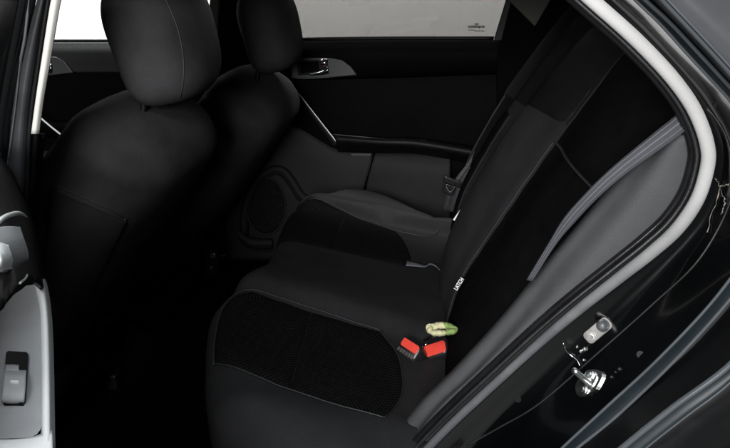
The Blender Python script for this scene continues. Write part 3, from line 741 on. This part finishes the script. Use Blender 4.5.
pipe([(397, 232.5), (408, 246), (411.5, 261)], PR*.6, 20)
# grey loop tag lying on the middle of the seat
a = [Zc(407, 262, .004), Zc(416, 265, .006), Zc(425, 268, .006), Zc(430, 267, .010), Zc(435, 268, .008), Zc(440, 271.5, .005)]
b_ = [Zc(406, 267.5, .004), Zc(416, 268.5, .005), Zc(425, 269.6, .006), Zc(430, 268.4, .009), Zc(435, 269.2, .007), Zc(440, 272.6, .005)]
patch('fabric_tag', [a, b_], TAGG, bench, nu=24, nv=4, thick=.0008)

# ---- backrest: a relief over a reclined plane
RB = math.radians(30); BO = Vector((-.088, 0, .36))
BU = Vector((math.sin(RB), 0, math.cos(RB))); BN = Vector((-math.cos(RB), 0, math.sin(RB)))
BH = .66
def brel(y, h):
    o = .052*math.exp(-((y-.60)/(.13 if y < .60 else .10))**2)-.016/(1+math.exp((y-.412)/.007))+.036*math.exp(-((y-.93)/.06)**2)+.03*math.exp(-((y-1.22)/.07)**2)
    o *= .45+.55*math.sin(PI*min(1, max(0, (h+.05)/.75)))
    o += .012*math.sin(PI*min(1, max(0, h/BH)))
    o -= .055*max(0, 1-(h+.06)/.22)**2
    o -= .050*math.exp(-((y-.08)/.13)**2)
    o += .003*mnoise.noise(Vector((y*8, h*6, 5)))+.0012*mnoise.noise(Vector((y*12, h*32, 2)))
    q = (h-(BH-.06))/.06
    if q > 0: o -= .06*(1-math.sqrt(max(0, 1-min(1, q)**2)))
    return o
def bpt(y, h, off=0.): return BO+BU*h+BN*(brel(y, h)+off)+Vector((0, y, 0))
rows = [[bpt(.10+1.24*j/100, -.06+(BH+.06)*i/50) for j in range(101)] for i in range(51)]
grid_mesh('backrest', rows, VINYL, bench, thick=.06, flip=True)
bbv = bvh_of(rows)
def toyh(p):
    q = p-BO; return q.y, q.dot(BU)
def binsert(name, L_, R_, m, h=.006, n=40, mm=30, depth=None):
    """panel on the backrest between two pixel curves"""
    def P(px, py):
        hq = hit(bbv, px, py); return Vector((*toyh(hq), 0)) if hq else None
    Lp = cr([p for p in (P(*q) for q in L_) if p is not None], n)
    Rp = cr([Vector((.106, toyh(Y(*q, .106))[1], 0)) for q in R_], n); print('insert', [tuple(round(c, 2) for c in p) for p in (Lp[0], Lp[20], Lp[-1], Rp[0], Rp[-1])])
    rows = []
    for k in range(mm+1):
        f = k/mm; r = []
        for j in range(n):
            p = Lp[j].lerp(Rp[j], f); e = max(abs(2*f-1), abs(2*j/(n-1)-1))
            r.append(bpt(p.x, p.y, .002+h*(1-e**6)-.006*max(0, (e-.93)/.07)))
        rows.append(r)
    return grid_mesh(name, rows, m, bench, thick=.002)
def bpanel(name, Ly, Lh, Ry, Rh, m, h=.004, n=44, mm=34):
    rows = []
    for k in range(mm+1):
        f = k/mm; r = []
        for j in range(n):
            g_ = j/(n-1); y = Ly+(Ry-Ly)*f
            hh = (Lh[0]+(Lh[1]-Lh[0])*g_)*(1-f)+(Rh[0]+(Rh[1]-Rh[0])*g_)*f
            e = max(abs(2*f-1), abs(2*g_-1))
            r.append(bpt(y, hh, .0015+h*(1-e**8)-.001*max(0, (e-.95)/.05)))
        rows.append(r)
    return grid_mesh(name, rows, m, bench)
hl_ = toyh(hit(bbv, 562, 151))[1] if hit(bbv, 562, 151) else .36; hr_ = toyh(hit(bbv, 589, 180))[1] if hit(bbv, 589, 180) else .43
print('H', hl_, hr_, hit(bbv, 562, 151), hit(bbv, 545, 247))
bpanel('backrest_insert', .410, (-.03, hl_-.002), .106, (-.02, hr_-.002), CLOTH)
bpanel('backrest_upper', .410, (hl_+.002, .62), .106, (hr_+.002, .62), CLOTH)
bpanel('backrest_upper', 1.338, (.30, .62), .414, (hl_+.035, .62), UPPER, .003)
bpanel('backrest_insert', 1.20, (.0, .34), .905, (-.02, .34), CLOTH)
tube('backrest_seam', [bpt(.414, -.02+(hl_+.02)*k/24, .002) for k in range(25)], .0011, PIPING, bench, n=60, sides=6)
tube('backrest_seam', [bpt(.410-.30*k/12, hl_+(hr_-hl_)*k/12, .0045) for k in range(13)], .0013, PIPING, bench, n=40, sides=6)
tube('backrest_seam', [bpt(.895, -.02+.36*k/20, .002) for k in range(21)], .0011, PIPING, bench, n=50, sides=6)
# grey outer bolster beside the doorway
Ac = [(652, 138), (608, 188), (552, 254), (503, 314), (454, 368), (420, 401), (397, 432), (386, 458)]
Bc = [(662, 138), (618, 190), (562, 257), (513, 318), (465, 372), (431, 404), (407, 435), (396, 460)]
Cc = [(690, 134), (676, 190), (636, 244), (570, 304), (516, 352), (470, 394), (436, 430), (418, 458)]
Dc = [(700, 120), (706, 170), (680, 226), (619, 278), (545, 338), (499, 380), (450, 425), (425, 452)]
Bm = [(b[0]*.55+c_[0]*.45, b[1]*.55+c_[1]*.45) for b, c_ in zip(Bc, Cc)]
YB = [.075]*8
patch('side_bolster', [[Y(*p, v+.09) for p, v in zip(Ac, YB)], [Y(p[0]+2, p[1]+1, v+.025) for p, v in zip(Ac, YB)], [Y(p[0]+4, p[1]+2, v+.004) for p, v in zip(Bc, YB)], [Y(*p, v-.018) for p, v in zip(Bm, YB)], [Y(*p, .054) for p in Cc], [Y(*p, .066) for p in Dc]], VINYLG, bench, nu=60, nv=40, thick=.01)
# backrest headrests (in shadow)
for yy, w in ((.30, .12), (.72, .10), (1.10, .12)):
    rr = []
    for i in range(17):
        t = i/16; q = abs(t-.5)*2; f = max(0, 1-q**3)**(1/2.5)
        rr.append(ring(BO+BU*(BH+.0+.15*t)+BN*(-.03)+Vector((0, yy, 0)), BN, SYV, .05*f+.002, w*f+.002, 2.6, 32))
    grid_mesh('headrest', rr, CLOTH, bench, closed=True, capends=True, flip=True)

# anchor labels: small tag with the word on it
def word_tag(px, py, ang, size, body, yoff):
    cand = [q for q in (hit(bbv, px, py, .0), hit(cbv, px, py, .0)) if q is not None] or [Y(px, py, .5)]
    p = min(cand, key=lambda q: (q-CAM).length); p = p+(CAM-p).normalized()*yoff
    dx = (on(px+math.cos(ang)*10, py-math.sin(ang)*10, p, FW)-p).normalized()
    nrm = (CAM-p).normalized(); dy = nrm.cross(dx).normalized(); nrm = dx.cross(dy)
    L_ = (on(px+math.cos(ang)*10, py-math.sin(ang)*10, p, FW)-p).length/10
    w, h = size[0]*L_, size[1]*L_
    o = slab('anchor_label', [p-dx*w/2-dy*h/2, p+dx*w/2-dy*h/2, p+dx*w/2+dy*h/2, p-dx*w/2+dy*h/2], -nrm*.001, BLACK, bench)
    cu = bpy.data.curves.new('t', 'FONT'); cu.body = body; cu.size = 1; cu.extrude = .02; cu.align_x = 'CENTER'; cu.align_y = 'CENTER'
    to = bpy.data.objects.new('t', cu); COL.objects.link(to)
    dg = bpy.context.evaluated_depsgraph_get(); me = bpy.data.meshes.new_from_object(to.evaluated_get(dg))
    bpy.data.objects.remove(to)
    xs = [v_.co.x for v_ in me.vertices]; sc = w*.92/(max(xs)-min(xs)); ys = [v_.co.y for v_ in me.vertices]; scy = h*.85/(max(ys)-min(ys))
    for v_ in me.vertices: v_.co = p+dx*v_.co.x*sc+dy*v_.co.y*scy+nrm*(.0008+v_.co.z*.004)
    link('label_text', me, MARK, o)
    return o
word_tag(459, 284, math.radians(58), (14, 4.6), 'LATCH', .035)
p = (hit(bbv, 457.5, 214.5) or Y(457.5, 214.5, 1.0)); p = p+(CAM-p).normalized()*.02
tu = (on(462, 208, p, FW)-on(453, 221, p, FW)).normalized(); tv = FW.cross(tu).normalized()
slab('label_tag', [p-tu*.017-tv*.002, p+tu*.017-tv*.0012, p+tu*.017+tv*.0012, p-tu*.017+tv*.0026], FW*.001, MARK, bench)

# ================================================================== SEAT BELTS
def belt(name, label, cen, half, y_of, m, stripe, group):
    t = thing(name, label, 'seat belt', group=group)
    n = 40
    C_ = cr([Vector(p) for p in cen], n)
    return t, C_
nb = thing('seat_belt', 'grey striped seat belt lying across the near rear backrest', 'seat belt')
top = [(684, 109), (645, 140), (608, 171), (582, 197), (563, 219), (549, 242), (526, 280)]
bot = [(694, 124), (672, 141), (627, 173), (600, 196), (575, 222), (556, 244), (532, 281)]
ys = [.058, .049, .046, .048, .054, .060, .066]
TT = cr([Y(*p, yv) for p, yv in zip(top, ys)], 50); BB = cr([Y(*p, yv-.008) for p, yv in zip(bot, ys)], 50)
def strip(name, f0, f1, m, lift, parent):
    rows = [[a.lerp(b, f)+(CAM-a).normalized()*lift for a, b in zip(TT, BB)] for f in (f0, f0*.66+f1*.34, f0*.34+f1*.66, f1)]
    return grid_mesh(name, rows, m, parent, thick=.0012)
wb = strip('webbing', 0, 1, WEBG, 0, nb)
for f0, f1 in ((.13, .19), (.40, .50), (.74, .79)): strip('webbing_stripe', f0, f1, WEBL, .0014, wb)
fb = thing('seat_belt', 'dark seat belt with guide clip beside the far rear backrest', 'seat belt')
lft = [(512, 86), (500, 106), (484, 134), (468, 162), (456, 178), (447, 194), (442, 210)]
rgt = [(518, 90), (507, 112), (492, 140), (476, 168), (466, 184), (459, 198), (453, 212)]
TT = cr([Y(*p, yv) for p, yv in zip(lft, [1.26, 1.24, 1.2, 1.17, 1.15, 1.14, 1.14])], 50); BB = cr([Y(*p, yv) for p, yv in zip(rgt, [1.24, 1.22, 1.18, 1.15, 1.13, 1.12, 1.12])], 50)
wb = strip('webbing', 0, 1, WEB, 0, fb)
for f0, f1 in ((.2, .3), (.7, .8)): strip('webbing_stripe', f0, f1, WEBG, .0014, wb)
bmv = Y(454, 183, 1.12); du = (Y(463, 186, 1.12)-Y(447, 180, 1.12)).normalized(); dv = Vector((0, -1, 0)).cross(du).normalized()
slab('belt_guide', rrect(bmv, du, dv, .062, .018, .006), (0, .012, 0), GLOSSBLK, fb, .003)
bmv2 = Y(449, 190, 1.115); slab('belt_tongue', rrect(bmv2, du, dv, .034, .03, .008), (0, .012, 0), GLOSSBLK, fb, .003)
tube('guide_glint', [Y(446, 186, 1.108), Y(450, 192, 1.106), Y(455, 187, 1.106)], .0012, DSTEEL, fb)

# ================================================================== BUCKLES
def buckle(px, py, face_ang, w, hgt, label, length_dir, half_red):
    t = thing('belt_buckle', label, 'belt buckle', group='rear belt buckles')
    c = Zc(px, py); c = c+(CAM-c).normalized()*.034
    nrm = Vector((-.42, -.62, .62)).normalized()
    u = on(px+10*math.cos(face_ang), py-10*math.sin(face_ang), c, nrm)-c; u.normalize(); v = nrm.cross(u).normalized()
    back = -nrm
    # housing: rounded block that narrows away from the button end
    R = []
    for s, k in ((0, .86), (.004, 1.0), (.02, 1.03), (.045, .98), (.062, .8), (.066, .5)):
        R.append([p for p in rrect(c+back*s-Vector((0, 0, s*.35)), u, v, w*k, hgt*k, min(w, hgt)*.3*k, 6)])
    grid_mesh('housing', R, HOUSE, t, closed=True, capends=True)
    return t, c, u, v, nrm
t, c, u, v, nrm = buckle(408.5, 348.5, math.radians(-33), .048, .036, 'belt buckle with red button facing left, lower left of the red pair', None, True)
slab('release_button', rrect(c+v*.006+u*.001+nrm*.0005, u, v, .041, .016, .004), nrm*.003, RED, t, .001)
bm = bmesh.new()
for k in range(6): prism(bm, rrect(c-v*.0095+u*(-.0175+k*.0069)+nrm*.0005, u, v, .0052, .0075, .001, 2), nrm*.0018)
finish('latch_slot', bm, DSTEEL, t)
tube('buckle_strap', [c-nrm*.05-Vector((0, 0, .02)), c-nrm*.07+Vector((.03, .01, -.03)), c+Vector((.10, .04, -.045))], .011, WEB, t, n=16, sides=10, flat=.4)
t, c, u, v, nrm = buckle(434.5, 346.5, math.radians(18), .052, .040, 'belt buckle with wide red button and chrome slot edge, under the pale fabric loop', None, False)
slab('release_button', rrect(c-v*.0055+u*.001+nrm*.0005, u, v, .045, .023, .006), nrm*.0035, RED, t, .0015)
slab('latch_slot', rrect(c+v*.0125-u*.001+nrm*.0003, u, v, .042, .008, .002), nrm*.0012, GLOSSBLK, t)
bm = bmesh.new()
add_tube(bm, [c+v*.018-u*.020+nrm*.002, c+v*.019+nrm*.003, c+v*.018+u*.020+nrm*.002], .0019, 8)
add_tube(bm, [c-u*.0245+v*.007+nrm*.002, c-u*.025+nrm*.003, c-u*.0235-v*.010+nrm*.002], .0026, 8)
add_tube(bm, [c-u*.0235+v*.007+nrm*.003, c-u*.012+v*.009+nrm*.003], .002, 8)
finish('chrome_edge', bm, CHROME, t)
tube('buckle_strap', [c-nrm*.04, c-nrm*.06+Vector((.02, .01, 0)), c+Vector((.09, .06, -.02))], .014, WEB, t, n=16, sides=10, flat=.4)
# fabric loop (ring of cream and pale green ruffle) over the strap
lp = thing('hair_tie', 'cream and pale green fabric loop wrapped round the upper belt buckle', 'hair tie')
lc = on(441.5, 329, c+(CAM-c).normalized()*.075, FW)
pn = (CAM-lc).normalized()
e1 = (on(451.5, 329, lc, pn)-lc).normalized(); e2 = pn.cross(e1).normalized()
if e2.dot(UP) < 0: e2 = -e2
e2t = (e2*.70-pn*.70).normalized()
def ruffle(a0, a1, m, name, seed, sc=1., lift=0.):
    rnd = random.Random(seed); n = 90; pts = []; rad = []
    for k in range(n):
        a = a0+(a1-a0)*k/(n-1)
        r = 1+.07*math.sin(3.3*a+seed)+.03*math.sin(11*a)
        pts.append(lc+e1*math.cos(a)*.0225*r*sc+e2t*math.sin(a)*.0105*r*(sc if sc == 1 else .75)+pn*(.002*math.sin(6*a)+lift)); rad.append(.0082*(1+.16*math.sin(4.1*a+seed*2)+.05*math.sin(17*a))*(1 if 2 < k < n-3 else .8))
    bm = bmesh.new(); add_tube(bm, pts, rad, 14, .62, pn); return finish(name, bm, m, lp)
ruffle(math.radians(75), math.radians(300), CREAM, 'cream_ruffle', 1)
ruffle(math.radians(-70), math.radians(82), GREEN, 'green_ruffle', 2)

ruffle(math.radians(30), math.radians(190), CREAM, 'cream_ruffle', 4, .62, -.003)
# seat rail bolts glinting in the footwell
rb = thing('seat_bolt', 'tiny steel bolt pair glinting in the dark beside the far front seat', 'bolt')
for px, py, r in ((213, 255.5, .006), (211, 268, .004)):
    q = Y(px, py, 1.0)
    bm = bmesh.new(); add_tube(bm, [q+Vector((r*math.cos(a), 0, r*math.sin(a))) for a in [2*PI*k/16 for k in range(17)]], r*.28, 6)
    prism(bm, [q+Vector((r*.5*math.cos(a), .004, r*.5*math.sin(a))) for a in [2*PI*k/6 for k in range(6)]], (0, .01, 0)); finish('bolt_head', bm, DSTEEL, rb)
slabp = slab('bolt_bracket', [Y(206, 248, 1.012), Y(219, 248, 1.012), Y(217, 276, 1.012), Y(206, 276, 1.012)], (0, .01, 0), BLACK, rb)

# ================================================================== LIGHT
w = bpy.data.worlds.new('World'); scene.world = w; w.use_nodes = True
nt = w.node_tree; bg = nt.nodes['Background']; bg.inputs[1].default_value = 1.0
tc = nt.nodes.new('ShaderNodeTexCoord'); sx = nt.nodes.new('ShaderNodeSeparateXYZ'); nt.links.new(tc.outputs['Generated'], sx.inputs[0])
rmp = nt.nodes.new('ShaderNodeValToRGB'); nt.links.new(sx.outputs['Z'], rmp.inputs[0]); nt.links.new(rmp.outputs[0], bg.inputs[0])
rmp.color_ramp.elements[0].position = .62; rmp.color_ramp.elements[0].color = (.012, .013, .014, 1)
rmp.color_ramp.elements[1].position = .9; rmp.color_ramp.elements[1].color = (1.4, 1.55, 1.62, 1)  # bright zenith added overhead to give the paint something to reflect
def area(name, loc, tgt, size, sy, power, col=(1, 1, 1)):
    l = bpy.data.lights.new(name, 'AREA'); l.shape = 'RECTANGLE'; l.size = size; l.size_y = sy; l.energy = power; l.color = col
    o = bpy.data.objects.new(name, l); COL.objects.link(o); o.location = loc
    o.rotation_euler = (Vector(tgt)-Vector(loc)).to_track_quat('-Z', 'Y').to_euler(); return o
area('key_softbox', (-.30, -2.7, 1.5), (-.05, .3, .6), 1.1, .6, 122)
area('top_softbox', (-.15, -2.1, 2.3), (-.1, .3, .55), 1.1, .5, 42)
area('backdrop_lamp', (-2.5, 2.3, 2.7), (-1.6, 3.85, .7), 2., .5, 140)
area('backdrop_lamp', (-.3, 2.3, 2.7), (-.6, 3.85, .7), 2., .5, 210)
scene.view_settings.view_transform = 'Standard'; scene.view_settings.look = 'None'; scene.view_settings.exposure = 0
